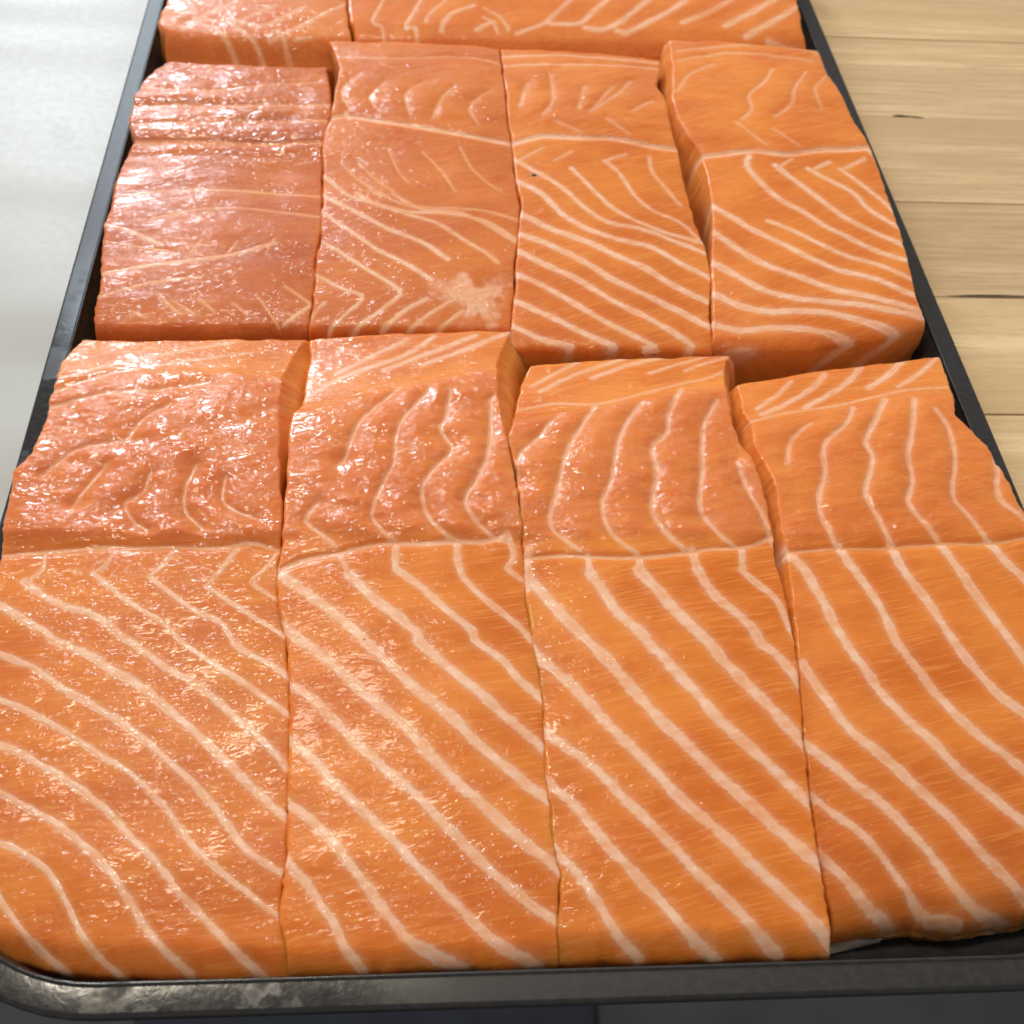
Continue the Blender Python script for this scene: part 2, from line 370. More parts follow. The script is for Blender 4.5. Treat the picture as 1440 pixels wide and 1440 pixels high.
FISH = {
 'A': {
  'L': [[155,-1372],[226,-1423],[394,-1490],[674,-1540],[986,-1565],[1242,-1567],[1418,-1577],[1559,-1584],[1638,-1547],[1799,-1536],[2134,-1560],[2294,-1533]],
  'R': [[98,-679],[175,-696],[224,-711],[291,-708],[377,-702],[525,-705],[661,-710],[847,-723],[979,-738],[1093,-765],[1166,-772],[1253,-776],[1353,-772],[1460,-781],[1586,-794],[1741,-808],[1912,-816],[2069,-815],[2177,-796],[2315,-762]],
  'F': [[-0.058,197],[0.022,164],[0.156,134],[0.371,109],[0.686,98],[0.993,98]],
  'B': [[0.0,2294],[0.279,2275],[0.59,2292],[1.0,2315]],
  'P': [[107,160],[166,215],[384,255],[768,295],[1095,325],[1291,335],[1366,342],[1641,352],[1906,335],[2070,305],[2299,245]],
  'lines': [
   [202,1.0,[-1424,330,-1383,285,-1341,235,-1288,180,-1242,146]],
   [196,1.0,[-1454,429,-1418,422,-1370,409,-1312,373,-1266,332,-1216,259,-1174,193,-1132,148,-1093,121]],
   [245,1.0,[-1495,584,-1444,557,-1392,531,-1314,487,-1250,449,-1177,387,-1118,329,-1071,266,-1030,211,-975,153,-931,122]],
   [250,1.0,[-1520,707,-1468,686,-1403,659,-1323,612,-1238,560,-1157,496,-1083,421,-1024,367,-953,286,-891,229,-829,167,-772,123]],
   [202,1.0,[-1547,843,-1492,814,-1412,779,-1311,723,-1210,656,-1105,589,-1010,499,-942,412,-878,352,-786,282,-707,227]],
   [249,1.0,[-1546,964,-1464,927,-1416,905,-1331,847,-1229,783,-1121,714,-1025,633,-938,555,-865,472,-799,391,-701,325]],
   [291,1.0,[-1555,1109,-1534,1097,-1461,1052,-1389,1006,-1373,984,-1271,939,-1194,888,-1112,838,-1028,767,-933,685,-865,618,-800,558,-716,484]],
   [268,1.0,[-1484,1177,-1409,1120,-1324,1081,-1270,1065,-1197,1005,-1155,975,-1090,923,-1015,872,-940,821,-851,744,-785,689,-718,615]],
   [203,1.0,[-1298,1204,-1230,1143,-1170,1095,-1085,1041,-1027,981,-929,907,-828,841,-714,756]],
   [185,1.0,[-1137,1191,-1070,1135,-990,1071,-915,1033,-883,973,-828,935,-768,905,-720,865]],
   [161,1.0,[-973,1158,-908,1110,-838,1063,-755,1005]],
   [132,0.75,[-1569,1275,-1470,1279,-1372,1287,-1272,1295,-1170,1291,-1103,1295,-1001,1295,-932,1299,-858,1316,-788,1295]],
   [165,0.7,[-1445,1283,-1439,1217,-1478,1176]],
   [163,0.7,[-1249,1274,-1268,1225,-1298,1204]],
   [222,0.8,[-1075,1291,-1108,1224,-1137,1191]],
   [200,0.8,[-898,1295,-938,1215,-973,1158]],
   [133,0.75,[-780,1282,-816,1215,-847,1174,-769,1117]],
   [165,0.5,[-1162,1872,-1240,1792,-1281,1682]],
   [223,0.5,[-1255,1704,-1401,1671,-1502,1563]],
   [124,0.55,[-1178,1565,-1196,1491,-1240,1454,-1209,1383,-1149,1341]],
   [130,0.6,[-1047,1603,-1070,1491,-1054,1410,-1000,1357]],
   [120,0.55,[-956,1557,-955,1464,-908,1419,-843,1392]],
   [150,0.5,[-1318,1602,-1360,1508,-1391,1445]],
   [202,0.75,[-1552,2021,-1372,2114,-1182,2200,-998,2273]],
   [199,0.75,[-1545,1940,-1360,2053,-1140,2136,-948,2198]],
   [178,0.7,[-1539,1861,-1394,1916,-1234,1945,-1043,2003]],
  ],
 },
 'B': {
  'L': [[91,-672],[166,-689],[215,-703],[282,-700],[367,-694],[515,-700],[652,-704],[838,-717],[969,-733],[1084,-761],[1206,-772],[1269,-768],[1369,-764],[1449,-765],[1601,-768],[1756,-772],[1822,-767],[1912,-746],[1980,-742],[2186,-738],[2288,-749]],
  'R': [[98,-28],[198,-26],[266,-17],[303,-9],[335,-16],[408,-24],[483,-27],[561,-31],[641,-30],[776,-28],[874,-34],[964,-45],[1080,-55],[1255,-55],[1357,-57],[1465,-62],[1534,-69],[1650,-79],[1780,-93],[1906,-105],[2069,-103],[2156,-89],[2232,-65],[2326,-34]],
  'F': [[-0.004,94],[0.236,93],[0.612,96],[1.0,100]],
  'B': [[-0.0,2293],[0.441,2314],[1.001,2334]],
  'P': [[95,180],[141,235],[360,275],[749,310],[1082,338],[1282,346],[1356,354],[1632,368],[1860,358],[1976,335],[2034,312],[2314,265]],
  'tilt': 243,
  'ty': 2033,
  'lines': [
   [281,1.0,[-707,367,-682,338,-639,292,-602,235,-572,196,-548,146,-514,112]],
   [316,1.0,[-717,516,-691,496,-641,458,-591,407,-548,352,-506,300,-470,248,-434,203,-394,158,-348,129,-290,109]],
   [313,1.0,[-721,685,-695,665,-637,611,-579,545,-516,480,-455,423,-394,355,-335,296,-277,238,-220,181,-163,137,-98,110]],
   [331,1.0,[-737,849,-711,831,-658,795,-592,724,-520,649,-445,575,-377,516,-316,451,-257,388,-198,327,-140,274,-83,228,-14,187]],
   [393,1.0,[-783,1045,-762,1030,-700,984,-700,977,-632,924,-571,865,-518,807,-447,743,-389,687,-333,619,-272,552,-211,493,-152,435,-88,378,-7,314]],
   [393,1.0,[-774,1206,-745,1173,-653,1099,-584,1036,-516,968,-522,968,-455,900,-409,849,-345,791,-275,727,-207,651,-145,596,-85,543,-14,490]],
   [376,1.0,[-569,1189,-506,1114,-437,1051,-370,989,-370,966,-318,914,-259,854,-208,811,-146,746,-84,690,-17,624]],
   [297,1.0,[-425,1197,-356,1138,-289,1065,-216,995,-210,965,-139,912,-95,853,-21,776]],
   [263,1.0,[-239,1179,-192,1121,-133,1064,-74,1002,-36,956]],
   [178,0.8,[-774,1210,-695,1248,-599,1265,-523,1286,-433,1298,-349,1298,-257,1306,-172,1310,-100,1331]],
   [278,0.8,[-599,1265,-569,1189]],
   [290,0.9,[-433,1298,-432,1205,-422,1192]],
   [295,0.9,[-250,1306,-251,1239,-239,1179]],
   [247,0.8,[-100,1336,-82,1255,-105,1213,-59,1170]],
   [174,0.55,[-432,1956,-515,1836,-565,1748,-591,1630,-618,1583]],
   [175,0.6,[-338,1916,-407,1804,-437,1706,-443,1593,-485,1491,-505,1401,-475,1340,-426,1298]],
   [169,0.65,[-260,1917,-278,1795,-294,1739,-258,1654,-318,1575,-355,1491,-341,1401,-299,1340,-250,1306]],
   [188,0.65,[-129,1853,-134,1741,-154,1614,-194,1520,-225,1446,-191,1374,-136,1323,-101,1306]],
   [183,0.6,[-669,1445,-702,1383,-643,1323,-599,1273]],
   [256,0.9,[-750,1937,-624,2052,-418,2171,-301,2301]],
   [305,0.95,[-481,2083,-369,2157,-149,2297]],
   [283,0.9,[-352,2114,-220,2190,-64,2299]],
   [234,0.85,[-641,2080,-532,2168,-402,2275]],
  ],
 },
 'C': {
  'L': [[101,-22],[182,-22],[249,-12],[303,-6],[334,-13],[407,-21],[482,-24],[559,-28],[639,-27],[773,-25],[871,-31],[960,-41],[1077,-51],[1251,-52],[1356,-52],[1493,-58],[1587,-55],[1648,-68],[1728,-80],[1761,-64],[1857,-47],[1922,-35],[2043,-14],[2112,8],[2168,35]],
  'R': [[98,666],[157,665],[267,664],[374,660],[527,670],[669,681],[819,699],[954,709],[1048,710],[1167,713],[1224,704],[1335,718],[1467,713],[1582,708],[1638,700],[1676,679],[1776,664],[1936,673],[2080,697],[2165,725],[2217,752]],
  'F': [[0.003,107],[0.295,105],[0.662,105],[1.002,105]],
  'B': [[0.001,2173],[0.473,2200],[1.0,2217]],
  'P': [[104,175],[157,235],[344,275],[736,315],[1074,342],[1251,350],[1356,355],[1609,365],[1833,355],[1919,335],[1983,312],[2200,265]],
  'tilt': 194,
  'ty': 2006,
  'lines': [
   [323,1.0,[-33,376,-11,351,35,304,67,252,99,196,132,149,163,123]],
   [348,1.0,[-41,559,-17,533,30,487,75,430,118,367,168,313,212,260,261,203,304,153,355,115]],
   [347,1.0,[-45,700,-15,676,46,624,105,570,162,504,218,439,273,376,327,309,382,256,436,199,479,150,517,120]],
   [403,1.0,[-64,957,-42,930,11,870,79,797,137,711,195,642,252,574,307,501,362,443,418,391,471,329,525,276,584,218,631,166,669,127]],
   [426,1.0,[-51,1184,0,1109,62,1021,112,959,124,944,184,868,242,780,299,702,356,639,412,571,467,511,522,452,575,394,629,343,672,299]],
   [439,1.0,[139,1191,162,1141,209,1051,265,989,288,950,346,867,403,793,457,707,514,644,569,582,623,522,676,462]],
   [460,1.0,[287,1191,335,1115,394,1034,441,972,453,956,498,888,554,813,609,740,687,638]],
   [388,1.0,[459,1199,491,1123,550,1049,597,990,605,955,658,901,709,807]],
   [279,1.0,[596,1198,638,1147,684,1089,709,993]],
   [132,0.7,[-90,1243,45,1251,151,1247,294,1246,425,1259,514,1277,595,1281,672,1303,718,1334]],
   [313,0.9,[-41,1243,-48,1179]],
   [284,0.9,[137,1251,138,1183]],
   [254,0.9,[293,1242,286,1182]],
   [310,0.9,[455,1268,459,1195]],
   [287,0.9,[609,1276,599,1194]],
   [154,0.6,[88,1826,18,1725,-48,1638,-57,1549]],
   [188,0.65,[220,1882,161,1770,105,1661,78,1560,53,1465,31,1365,77,1303,123,1260]],
   [180,0.65,[372,1885,300,1761,265,1662,237,1541,199,1456,199,1374,229,1312,288,1259]],
   [240,0.7,[525,1969,459,1830,438,1740,382,1674,383,1561,355,1457,354,1392,395,1312,440,1268]],
   [213,0.7,[633,1904,571,1786,543,1664,524,1543,500,1429,526,1356,575,1294,609,1276]],
   [200,0.65,[651,1617,663,1505,693,1421,707,1329]],
   [167,0.6,[-48,1892,97,1925,222,1897,382,1948,542,2016,651,2064,710,2103]],
   [222,0.75,[19,2036,108,2114,198,2178]],
   [252,0.8,[49,2007,181,2100,379,2198]],
   [262,0.8,[236,2071,380,2151,543,2214]],
   [216,0.75,[438,2090,550,2154,707,2217]],
   [213,0.7,[567,2108,653,2157,728,2190]],
  ],
 },
 'D': {
  'L': [[159,721],[205,710],[293,695],[395,685],[543,690],[681,697],[829,711],[962,723],[1056,734],[1129,741],[1203,746],[1285,754],[1361,748],[1471,758],[1548,756],[1634,742],[1715,728],[1835,747],[1896,738],[2001,744],[2072,752]],
  'R': [[207,1275],[280,1305],[437,1371],[692,1430],[956,1480],[1201,1520],[1411,1548],[1488,1537],[1585,1529],[1695,1508],[1773,1477],[1845,1447],[2051,1497],[2231,1529]],
  'F': [[0.004,176],[0.198,192],[0.357,197],[0.555,183],[0.776,200],[0.913,208],[1.027,234]],
  'B': [[0.0,2072],[0.217,2107],[0.572,2159],[1.0,2231]],
  'P': [[188,75],[200,125],[254,180],[389,230],[636,280],[960,320],[1253,345],[1361,350],[1588,360],[1820,350],[1902,335],[1973,312],[2173,272]],
  'tilt': 171,
  'ty': 1929,
  'lines': [
   [348,1.0,[679,366,696,349,742,303,780,258,813,225,854,205]],
   [290,1.0,[666,531,686,512,739,461,796,417,845,357,888,300,920,250,954,213,1012,204]],
   [359,1.0,[675,668,698,647,744,607,800,548,869,490,916,433,958,383,996,332,1032,275,1082,229,1157,207]],
   [368,1.0,[743,858,757,822,791,750,832,679,887,624,948,558,1008,494,1066,430,1112,369,1168,311,1223,259,1277,225]],
   [372,1.0,[754,1263,794,1203,828,1080,861,961,905,871,942,783,995,712,1053,642,1105,575,1166,516,1220,465,1263,426,1324,376]],
   [364,1.0,[914,1284,926,1236,961,1161,992,1071,1016,960,1059,869,1095,789,1151,710,1210,646,1272,592,1304,559,1358,506]],
   [377,1.0,[1079,1289,1095,1202,1142,1094,1186,958,1229,875,1278,794,1343,728,1394,664]],
   [387,1.0,[1237,1288,1271,1193,1313,1077,1348,997,1366,957,1391,896,1429,829]],
   [389,1.0,[1398,1297,1430,1227,1468,1176,1509,1117]],
   [91,0.6,[749,1271,898,1280,1062,1280,1232,1297,1368,1297,1513,1324]],
   [154,0.6,[936,1807,855,1727,813,1608]],
   [224,0.75,[1105,1888,1055,1797,961,1706,929,1568,890,1472,884,1388,905,1293]],
   [245,0.8,[1230,1938,1156,1809,1097,1707,1101,1631,1044,1491,1060,1397,1080,1293]],
   [238,0.8,[1332,1940,1281,1788,1226,1654,1214,1550,1173,1454,1205,1370,1238,1293]],
   [221,0.75,[1384,1878,1404,1789,1387,1655,1331,1492,1359,1398,1392,1302]],
   [258,0.7,[1514,1602,1485,1483,1527,1417,1571,1361]],
   [155,0.6,[759,1842,855,1871,957,1886,1098,1918,1242,1972,1346,2003,1469,2013]],
   [228,0.75,[940,2070,879,1995,783,1912]],
   [280,0.8,[1068,2103,992,2012,887,1931,781,1870]],
   [291,0.85,[1212,2152,1128,2044,1031,1968,944,1899]],
   [282,0.85,[1383,2196,1289,2092,1197,2015]],
   [230,0.8,[1511,2211,1417,2110,1299,2017]],
  ],
 },
 'E': {
  'L': [[2316,-1491],[2387,-1509],[2449,-1512],[2553,-1509],[2742,-1532],[2902,-1544],[2987,-1538],[3111,-1544],[3257,-1533],[3405,-1502],[3526,-1546],[3616,-1542],[3744,-1537],[3868,-1524],[4040,-1445]],
  'R': [[2330,-768],[2401,-757],[2480,-756],[2609,-749],[2756,-751],[2845,-737],[3151,-746],[3355,-755],[3459,-737],[3652,-730],[3836,-745],[4045,-771]],
  'F': [[0.002,2331],[0.547,2346],[0.998,2360]],
  'B': [[0.0,4040],[0.294,4004],[0.649,4000],[1.0,4045]],
  'P': [[2345,170],[2363,235],[2488,260],[2832,280],[3001,286],[3228,290],[3380,300],[3432,312],[3526,318],[3635,322],[3677,330],[3788,322],[4005,285]],
  'lines': [
   [226,0.8,[-1564,2894,-1444,2850,-1321,2774]],
   [209,0.5,[-1374,2922,-1195,2985,-1016,2991,-742,2964]],
   [235,0.7,[-1522,2621,-1374,2656,-1207,2686,-1080,2716,-903,2799]],
   [132,0.5,[-1176,2805,-1210,2712]],
   [137,0.6,[-1044,2795,-1088,2702]],
   [126,0.5,[-905,2826,-933,2733]],
   [197,0.65,[-1306,2521,-1221,2424,-1190,2423]],
   [170,0.6,[-1152,2488,-1089,2425]],
   [155,0.6,[-1032,2469,-969,2414]],
   [217,0.8,[-762,2469,-824,2405]],
   [140,0.55,[-879,2440,-817,2430]],
   [177,0.6,[-1387,2431,-1331,2407]],
   [284,0.5,[-1507,3402,-1333,3396,-1192,3401,-1002,3395,-754,3416]],
   [201,0.5,[-1536,3060,-1199,3103,-749,3090]],
   [173,0.5,[-1522,2794,-1281,2736]],
   [188,0.55,[-1496,2504,-1338,2569,-1146,2599]],
   [133,0.6,[-1252,2486,-1152,2412]],
   [122,0.55,[-952,2517,-877,2399]],
   [144,0.55,[-853,2569,-754,2485]],
   [257,0.45,[-1543,3775,-1265,3751,-797,3884]],
   [249,0.5,[-1561,3631,-1214,3632,-735,3666]],
   [225,0.4,[-1543,3501,-1240,3515,-731,3555]],
  ],
 },
 'F': {
  'L': [[2322,-758],[2418,-744],[2552,-740],[2698,-742],[2775,-729],[2980,-733],[3152,-733],[3308,-746],[3443,-743],[3562,-722],[3714,-713],[3926,-701],[4072,-727],[4223,-763]],
  'R': [[2335,-32],[2533,-16],[2680,-4],[2838,14],[3028,32],[3145,24],[3226,20],[3422,20],[3547,8],[3865,5],[4015,3],[4197,6]],
  'F': [[0.006,2325],[0.513,2332],[0.999,2354]],
  'B': [[-0.004,4229],[0.486,4215],[1.001,4206]],
  'P': [[2332,195],[2355,250],[2489,275],[2745,300],[3035,315],[3393,335],[3481,345],[3733,355],[3949,345],[4103,325],[4219,305]],
  'lines': [
   [309,0.9,[-739,3545,-671,3565,-563,3537,-445,3509,-231,3464,23,3416]],
   [220,0.8,[-712,3145,-635,3054,-524,3001,-413,2963,-258,2954,-93,2910,21,2811]],
   [249,1.0,[-746,3072,-605,2956,-485,2863,-350,2786,-244,2686]],
   [244,1.0,[-741,2966,-610,2832,-519,2741,-412,2669,-316,2586]],
   [184,0.95,[-752,2814,-614,2689,-516,2605,-429,2523,-471,2465,-588,2357]],
   [155,0.85,[-760,2630,-644,2542,-566,2496,-624,2420,-681,2356]],
   [231,0.8,[-608,3070,-524,3001,-413,2949,-295,2897,-188,2804,-109,2740,-57,2679]],
   [205,0.7,[-460,3061,-349,2979,-202,2956,-94,2890,12,2804]],
   [181,0.6,[-553,3086,-414,3005,-239,2983,-91,2974,27,2928]],
   [225,0.85,[-334,2490,-411,2435,-487,2359]],
   [200,0.8,[-247,2481,-317,2426,-385,2361]],
   [171,0.7,[-205,2438,-283,2363]],
   [156,0.7,[-702,2472,-774,2375]],
   [147,0.35,[-482,3342,-443,3207,-405,3135]],
   [172,0.35,[-604,3261,-526,3145,-442,3061]],
   [129,0.45,[-656,3826,-687,3724,-648,3607]],
   [127,0.45,[-509,3814,-557,3722,-566,3671,-520,3589]],
   [145,0.45,[-347,3814,-417,3713,-397,3561]],
   [144,0.45,[-215,3782,-267,3686,-308,3532]],
   [133,0.45,[-62,3771,-147,3641,-111,3525]],
   [282,0.5,[-763,4056,-471,4028,-155,4080,12,4015]],
   [161,0.4,[-348,3332,-273,3214,-218,3084]],
   [169,0.4,[-193,3370,-140,3219,-30,3091]],
   [162,0.45,[-670,3258,-592,3143,-479,3046]],
  ],
  'blob': [-316,2568,-245,2612,-209,2656,-158,2590,-105,2591,-32,2630,-18,2557,-69,2496,-49,2441,-77,2377,-120,2376,-145,2429,-163,2370,-215,2369,-196,2439,-247,2481,-334,2490],
 },
 'G': {
  'L': [[2181,-44],[2367,-26],[2514,-8],[2666,5],[2827,21],[3018,42],[3136,32],[3217,27],[3416,28],[3543,17],[3878,15],[4040,18],[4205,17]],
  'R': [[2193,689],[2313,696],[2418,701],[2531,723],[2647,740],[2787,741],[2955,717],[3153,710],[3362,715],[3525,703],[3730,703],[3883,684],[4018,720],[4158,744]],
  'F': [[0.007,2177],[0.5,2194],[1.007,2219]],
  'B': [[0.0,4211],[0.516,4191],[1.0,4158]],
  'P': [[2220,235],[2251,268],[2338,285],[2755,310],[3185,330],[3395,340],[3461,348],[3663,355],[3848,345],[3994,328],[4186,305]],
  'lines': [
   [350,0.9,[32,3417,152,3451,300,3442,460,3442,596,3411,730,3401]],
   [243,0.85,[255,3242,297,3167,339,3094,413,2980,500,2912,606,2859,740,2814]],
   [227,0.8,[396,3294,455,3204,499,3071,565,2986,662,2931,716,2849]],
   [263,0.9,[36,3302,127,3206,207,3119,292,2991,378,2908,514,2870,619,2818,766,2740]],
   [316,1.0,[39,3157,120,3086,196,2959,282,2877,396,2811,521,2774,621,2696,746,2608]],
   [357,1.0,[38,2960,143,2872,267,2807,386,2716,489,2653,586,2566,734,2468]],
   [336,1.0,[-5,2854,128,2782,240,2699,348,2598,447,2524,554,2452,707,2345]],
   [328,1.0,[-18,2764,111,2669,230,2582,337,2484,435,2413,531,2342,619,2270,610,2256]],
   [319,1.0,[-24,2633,112,2541,219,2445,316,2362,414,2298,488,2252,467,2251]],
   [316,1.0,[-39,2494,95,2405,201,2325,292,2275,343,2252,323,2242]],
   [284,1.0,[-46,2360,87,2282,180,2253,160,2233]],
   [220,0.6,[587,3333,586,3239,624,3150,676,3033]],
   [196,0.6,[148,3377,56,3311]],
   [162,0.5,[264,3351,181,3285]],
   [203,0.6,[490,3344,396,3294]],
   [143,0.4,[218,3931,211,3713,162,3600]],
   [225,0.5,[575,3909,495,3771,367,3628]],
   [194,0.5,[645,3729,541,3636]],
   [132,0.45,[107,3851,64,3647]],
   [142,0.45,[355,3825,317,3642]],
   [147,0.45,[481,3832,390,3663]],
   [268,0.7,[19,4142,365,4144,745,4121]],
   [261,0.65,[24,4041,356,4053,735,4057]],
   [198,0.4,[209,3552,323,3474]],
   [179,0.4,[433,3580,522,3467]],
  ],
 },
 'H': {
  'L': [[2038,688],[2145,682],[2366,706],[2515,731],[2674,750],[2885,788],[3062,810],[3244,814],[3374,815],[3479,776],[3592,746],[3774,743],[3928,769],[4134,793],[4326,812]],
  'R': [[2158,1449],[2284,1501],[2374,1524],[2437,1518],[2574,1513],[2738,1533],[2954,1545],[3180,1550],[3405,1558],[3609,1519],[3816,1514],[4075,1495],[4278,1514]],
  'F': [[-0.0,2189],[0.183,2203],[0.35,2231],[0.579,2279],[0.808,2324],[1.007,2392]],
  'B': [[0.001,4333],[0.471,4309],[1.0,4278]],
  'P': [[2265,280],[2306,294],[2391,305],[2644,315],[2986,325],[3330,340],[3389,345],[3550,350],[3828,350],[4055,338],[4303,315]],
  'lines': [
   [362,0.95,[808,3352,921,3372,1034,3384,1172,3367,1312,3404,1448,3418,1535,3439,1560,3390]],
   [332,1.0,[1007,3345,986,3282,1035,3160,1094,3057,1161,3001,1246,2900,1336,2831,1424,2763,1545,2717]],
   [331,1.0,[1107,3287,1170,3196,1238,3092,1321,2977,1401,2906,1484,2850,1556,2795]],
   [304,0.95,[1246,3277,1320,3202,1404,3128,1449,3025,1549,2918]],
   [297,0.9,[1388,3282,1441,3206,1500,3117,1542,3043]],
   [353,1.0,[792,3046,882,2947,946,2876,1044,2794,1140,2713,1247,2647,1359,2610,1513,2521]],
   [375,1.0,[768,2885,869,2760,964,2666,1080,2602,1195,2540,1334,2504,1512,2450]],
   [273,0.95,[1014,2937,1098,2881,1195,2798,1294,2731,1397,2692,1518,2614]],
   [383,1.0,[732,2715,828,2622,905,2545,1005,2496,1127,2473,1251,2463,1382,2441,1537,2421]],
   [395,1.0,[714,2534,818,2453,918,2418,1026,2420,1149,2410,1268,2376,1391,2342]],
   [357,1.0,[680,2365,806,2323,922,2336,1044,2327,1181,2296]],
   [278,0.9,[673,2237,797,2252,906,2229]],
   [194,0.8,[1187,3337,1114,3271]],
   [231,0.8,[1347,3328,1253,3261]],
   [226,0.8,[1508,3365,1398,3283]],
   [215,0.5,[975,4074,850,3976,790,3865]],
   [157,0.55,[1244,4046,1173,3911,1088,3802,1078,3689,1009,3594]],
   [165,0.55,[1396,4034,1302,3855,1266,3736,1159,3620]],
   [136,0.45,[1492,4018,1405,3882,1398,3706]],
   [197,0.4,[988,3593,1101,3419]],
   [206,0.4,[1145,3547,1234,3425]],
   [272,0.55,[837,4311,1130,4373,1295,4395]],
   [276,0.55,[833,4211,1229,4292,1495,4261]],
   [269,0.5,[823,4112,1097,4193,1448,4157]],
  ],
 },
 'I': {
  'L': [[4110,-1493],[4266,-1495],[4321,-1536],[4480,-1510],[5690,-1664]],
  'R': [[4100,-645],[4270,-667],[4359,-684],[4536,-699],[5781,-768]],
  'F': [[-0.017,4181],[0.249,4141],[0.625,4147],[1.009,4179]],
  'B': [[0.001,5362],[0.994,5447]],
  'P': [[4152,195],[4176,240],[4203,280],[4239,308],[4387,330],[4507,335],[4909,340],[5407,320]],
  'lines': [
   [284,0.7,[-1215,4479,-1429,4270]],
   [259,0.7,[-1021,4472,-1182,4332,-1376,4345,-1264,4266,-1179,4159]],
   [253,0.7,[-890,4461,-1074,4305,-1250,4362,-1099,4214,-1051,4146]],
   [286,0.65,[-728,4492,-883,4332,-1025,4220,-997,4282,-935,4153]],
   [184,0.5,[-921,4228,-844,4250]],
  ],
 },
 'K': {
  'L': [[4075,-637],[4382,-659],[4397,-673],[4557,-687],[5784,-746]],
  'R': [[4329,1550],[4367,1504],[4490,1483],[4702,1495],[6036,1739]],
  'F': [[0.0,4244],[0.149,4252],[0.333,4271],[0.605,4276],[0.81,4316],[0.938,4357],[1.028,4381]],
  'B': [[-0.002,5439],[0.997,5675]],
  'P': [[4268,210],[4298,250],[4335,286],[4408,310],[4621,332],[5037,340],[5559,320]],
  'lines': [
   [294,0.75,[97,4363,222,4426,321,4562,397,4668]],
   [328,0.85,[253,4430,391,4436,466,4533,583,4681]],
   [368,0.9,[422,4409,523,4407,648,4525,783,4696]],
   [361,0.85,[569,4397,612,4384,759,4494,889,4615,960,4709]],
   [375,0.8,[895,4484,1048,4587,1199,4726]],
   [395,0.85,[1102,4477,1233,4579,1416,4741]],
   [390,0.8,[1195,4408,1342,4528,1494,4657]],
   [406,0.8,[1309,4399,1456,4378]],
   [199,0.8,[-511,4624,-574,4401,-532,4390,-519,4286]],
   [170,0.85,[-332,4637,-421,4368,-377,4379,-366,4295]],
   [274,0.85,[-98,4555,-211,4474,-256,4361,-238,4367]],
   [289,0.75,[-12,4431,-80,4382,-93,4376]],
   [179,0.6,[-220,4604,-322,4450,-321,4404]],
   [196,0.6,[-56,4465,-12,4422,8,4359,-8,4403]],
   [206,0.55,[-53,4539,23,4470,58,4374,60,4407]],
  ],
 },
}

# ------------------------------------------------------------------ salmon pieces
TONE = {'A': 0.22, 'B': 0.08, 'C': 0.05, 'D': 0.2, 'E': 0.85, 'F': 0.6, 'G': 0.25, 'H': 0.3, 'I': 0.5, 'J': 0.4, 'K': 0.55}   # how pink each piece is
ZB = .0030                                   # underside of the pieces, just above the pan
SPEC = {  # label, columns, rows, crease Y, end of the torn zone, bulge (m), fibre angle, wetness(u, t, rz), flare right / left
 'A': dict(nu=230, nv=430, rough=1.0, yc=.131, ye=.205, ang=6, flare_r=.015, ymin=.0, wet=(.46, 1.0), groove=11),
 'B': dict(nu=220, nv=430, rough=.95, yc=.132, ye=.195, ang=10, flare_r=.013, ymin=.0, wet=(.24, .85), groove=9),
 'C': dict(nu=230, nv=430, rough=.8, yc=.131, ye=.190, ang=12, flare_r=.006, ymin=.0, wet=(.25, .70), groove=9),
 'D': dict(nu=230, nv=410, rough=.55, yc=.131, ye=.190, ang=12, flare_r=.0, flare_l=.005, ymin=.0, wet=(.27, .52), groove=9),
 'E': dict(nu=180, nv=250, rough=.7, yc=.333, ye=.50, ang=4, flare_r=.0, ymin=.2345, wet=(.36, 1.1), groove=12, ripple=.0010),
 'F': dict(nu=180, nv=270, rough=.42, yc=.355, ye=.50, ang=18, flare_r=.0, ymin=.2350, wet=(.36, .45), groove=0),
 'G': dict(nu=180, nv=280, rough=.45, yc=.352, ye=.50, ang=22, flare_r=.0, ymin=.2245, wet=(.28, .50), groove=0),
 'H': dict(nu=180, nv=280, rough=.35, yc=.345, ye=.50, ang=22, flare_r=.0, flare_l=.006, ymin=.2255, wet=(.27, .40), groove=0, skew=1.1, frad=.0045),
 'I': dict(nu=120, nv=140, rough=.2, yc=.60, ye=.70, ang=25, flare_r=.0, ymin=.0, wet=(.55, .5), groove=None, skew=-.6),
 'K': dict(nu=240, nv=140, rough=.2, yc=.60, ye=.70, ang=30, flare_r=.0, ymin=.0, wet=(.18, .3), groove=None),
}
LABEL = {
 'A': 'front-left salmon piece, very wet, touching the curved tray corner',
 'B': 'second salmon piece from the left in the front row, glistening near its lower right edge',
 'C': 'third salmon piece from the left in the front row, broad even pale stripes',
 'D': 'front-right salmon piece, cut short so the black pan shows below it',
 'E': 'left salmon piece of the middle row, dark torn and shiny with few stripes',
 'F': 'second salmon piece of the middle row, with a whitish membrane patch',
 'G': 'third salmon piece of the middle row, with a tiny dark speck',
 'H': 'right salmon piece of the middle row, with stripes folding over its front',
 'I': 'left salmon piece of the back row, cut off by the top edge of the picture',
 'K': 'long salmon piece of the back row, reaching to the right rim of the tray',
}

def smooth_prof(P):
    P = np.array(P) / 1e4
    y = np.linspace(P[0, 0] - .012, P[-1, 0] + .012, 900)
    z = np.interp(y, P[:, 0], P[:, 1])
    w = np.exp(-.5 * (np.arange(-20, 21) * (y[1] - y[0]) / .0011) ** 2); w /= w.sum()
    zp = np.convolve(np.pad(z, 20, mode='edge'), w, mode='valid')
    return y, zp

